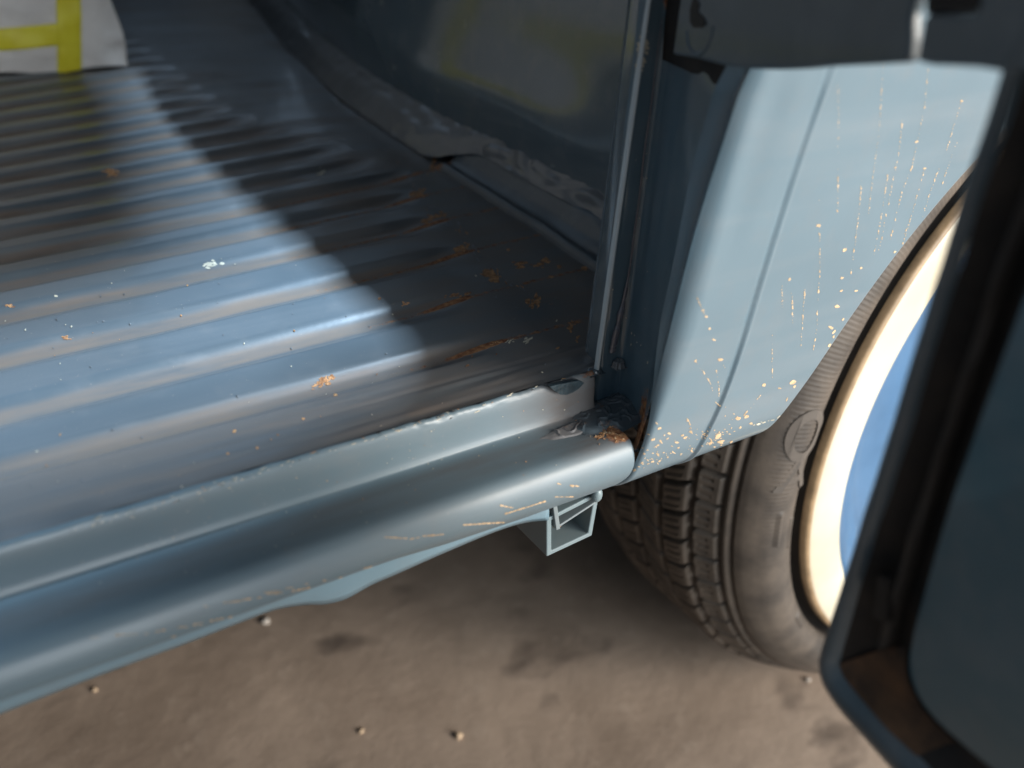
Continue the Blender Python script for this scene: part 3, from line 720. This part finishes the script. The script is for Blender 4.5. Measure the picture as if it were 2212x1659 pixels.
# left leaf with its keyhole, built as a ring of quads around the hole
top1 = [Vector((p.x, p.y, .78)) for p in L1]
hole = hpts([(1500,-8),(1512,8),(1509,26),(1522,38),(1527,52),(1518,60),(1500,60),(1492,48),(1492,20)])
Lt = L1 + [hplane(1966, 90), hplane(1968, 30)] + [Vector((hplane(1975, 28).x, hplane(1975, 28).y, .78)), Vector((L1[0].x, L1[0].y, .78))]
hp.prism(Lt, tn)
Rt = L2 + [Vector((L2[-1].x - .003, L2[-1].y - .012, L2[-1].z + .003)), Vector((L2[-1].x - .003, L2[-1].y - .012, .78)), Vector((hplane(2108, 20).x, hplane(2108, 20).y, .78)), hplane(2108, 27), hplane(2004, 30), hplane(1994, 36)]
hp.prism(Rt, tn)
hp.build('hinge_plate', m_door, door, bev=.0012)
kh = Part(); kh.prism([p - n_ * .0004 for p in hole], n_ * .0006); kh.build('hinge_hole', m_black, door)
kr = Part(); cc = hplane(1512, 62)
kr.grid(lambda th, k: cc - n_ * (.0008 * math.sin(math.pi * k)) + Vector((H1 - H0)).normalized() * ((.0078 + .0018 * k) * math.cos(th)) + Vector((0, 0, 1)) * ((.0078 + .0018 * k) * math.sin(th)), [math.pi * 1.05 + math.pi * 1.0 * i / 20 for i in range(21)], frange(0, 1, 5))
kr.build('hinge_boss', m_door, door)
nb = Part(); nb.prism([hplane(2000, -120), hplane(2000, 30), hplane(2112, 24), hplane(2112, -120)], n_ * .006); nb.build('hinge_stop', m_brown, door)
for p in nb.v[:0]: pass
# dark brown block that paints the shade of the hinge pocket in the jamb
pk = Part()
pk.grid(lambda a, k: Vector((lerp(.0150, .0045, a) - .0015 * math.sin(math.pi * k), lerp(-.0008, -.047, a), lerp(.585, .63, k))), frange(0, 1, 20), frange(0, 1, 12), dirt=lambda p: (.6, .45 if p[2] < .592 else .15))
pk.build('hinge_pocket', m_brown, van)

# ------------------------------------------------------------------ masked box in the load space
bx = bpy.data.objects.new('box', None); COL.objects.link(bx); bx.location = (-.25, .65, FZ)
bx['label'] = 'box wrapped in crumpled off-white paper with yellow tape, standing on the ribbed cargo floor'; bx['category'] = 'box'
m_paper, nt, b = mat('masking_paper'); nt.links.new(mix(nt, ramp(nt, noise_node(nt, 18, 4), .35, .65), (.74, .67, .62), (.86, .79, .73)), b.inputs['Base Color']); b.inputs['Roughness'].default_value = .75
bump(nt, b, [(noise_node(nt, 22, 3, .5, sc=(1, 1, 1.5)), .7, .012)])
def boxl(p): return (p[0] + .25, p[1] - .65, p[2] - FZ)
pp = Part()
def face_pt(x, z):
    edge_ = -.037 - .10 * (z - FZ) + .006 * nz(0, 1, z, 20)
    X = lerp(-.62, edge_, (x + .62) / .583)
    return boxl((X, .645 + .006 * nz(X, 0, z, 16) + .003 * nz(X, 2, z, 45) - .02 * (z - FZ), z + (.004 * nz(X, 0, 0, 25) - .10 * (X + .037) * 0)))
zz = frange(FZ + .0005, FZ + .34, 50)
pp.grid(face_pt, frange(-.62, -.037, 120), zz)
pp.grid(lambda y, z: boxl((-.037 - .10 * (z - FZ) + .006 * nz(0, 1, z, 20), lerp(.645 - .02 * (z - FZ) + .006 * nz(-.037, 0, z, 16) , 1.1, y), z)), frange(0, 1, 12), zz)
pp.grid(lambda x, y: boxl((lerp(-.62, -.07, x), lerp(.64, 1.1, y), FZ + .339)), frange(0, 1, 8), frange(0, 1, 8))
pp.build('paper_wrap', m_paper, bx)
m_tape, nt, b = mat('yellow_tape'); nt.links.new(mix(nt, ramp(nt, noise_node(nt, 60, 4), .35, .65), (.80, .66, .02), (.88, .76, .04)), b.inputs['Base Color']); b.inputs['Roughness'].default_value = .45
def tape(l0, l1, n):
    p = Part()
    def fn(f, k):
        a = (lerp(l0[0][0], l1[0][0], f), lerp(l0[0][1], l1[0][1], f)); b_ = (lerp(l0[1][0], l1[1][0], f), lerp(l0[1][1], l1[1][1], f))
        q_ = on(lerp(a[0], b_[0], k), lerp(a[1], b_[1], k), 1, .645)
        q_.y = .645 + .006 * nz(q_.x, 0, q_.z, 16) + .003 * nz(q_.x, 2, q_.z, 45) - .02 * (q_.z - FZ) - .0016; return boxl(q_)
    p.grid(fn, frange(0, 1, n), frange(0, 1, 10)); p.build('tape_strip', m_tape, bx, solid=.0004)
tape(((-60, -700), (120, -700)), ((-60, -690), (120, -690)), 3)
tape(((112, -260), (165, -260)), ((124, 160), (176, 150)), 60)
tape(((-900, 160), (-900, 205)), ((130, 47), (130, 96)), 90)
bb = Part(); bb.prism([boxl(p) for p in [(-.62, .66, FZ), (-.05, .66, FZ), (-.05, 1.08, FZ), (-.62, 1.08, FZ)]], (0, 0, .335)); bb.build('carton', m_dark, bx)
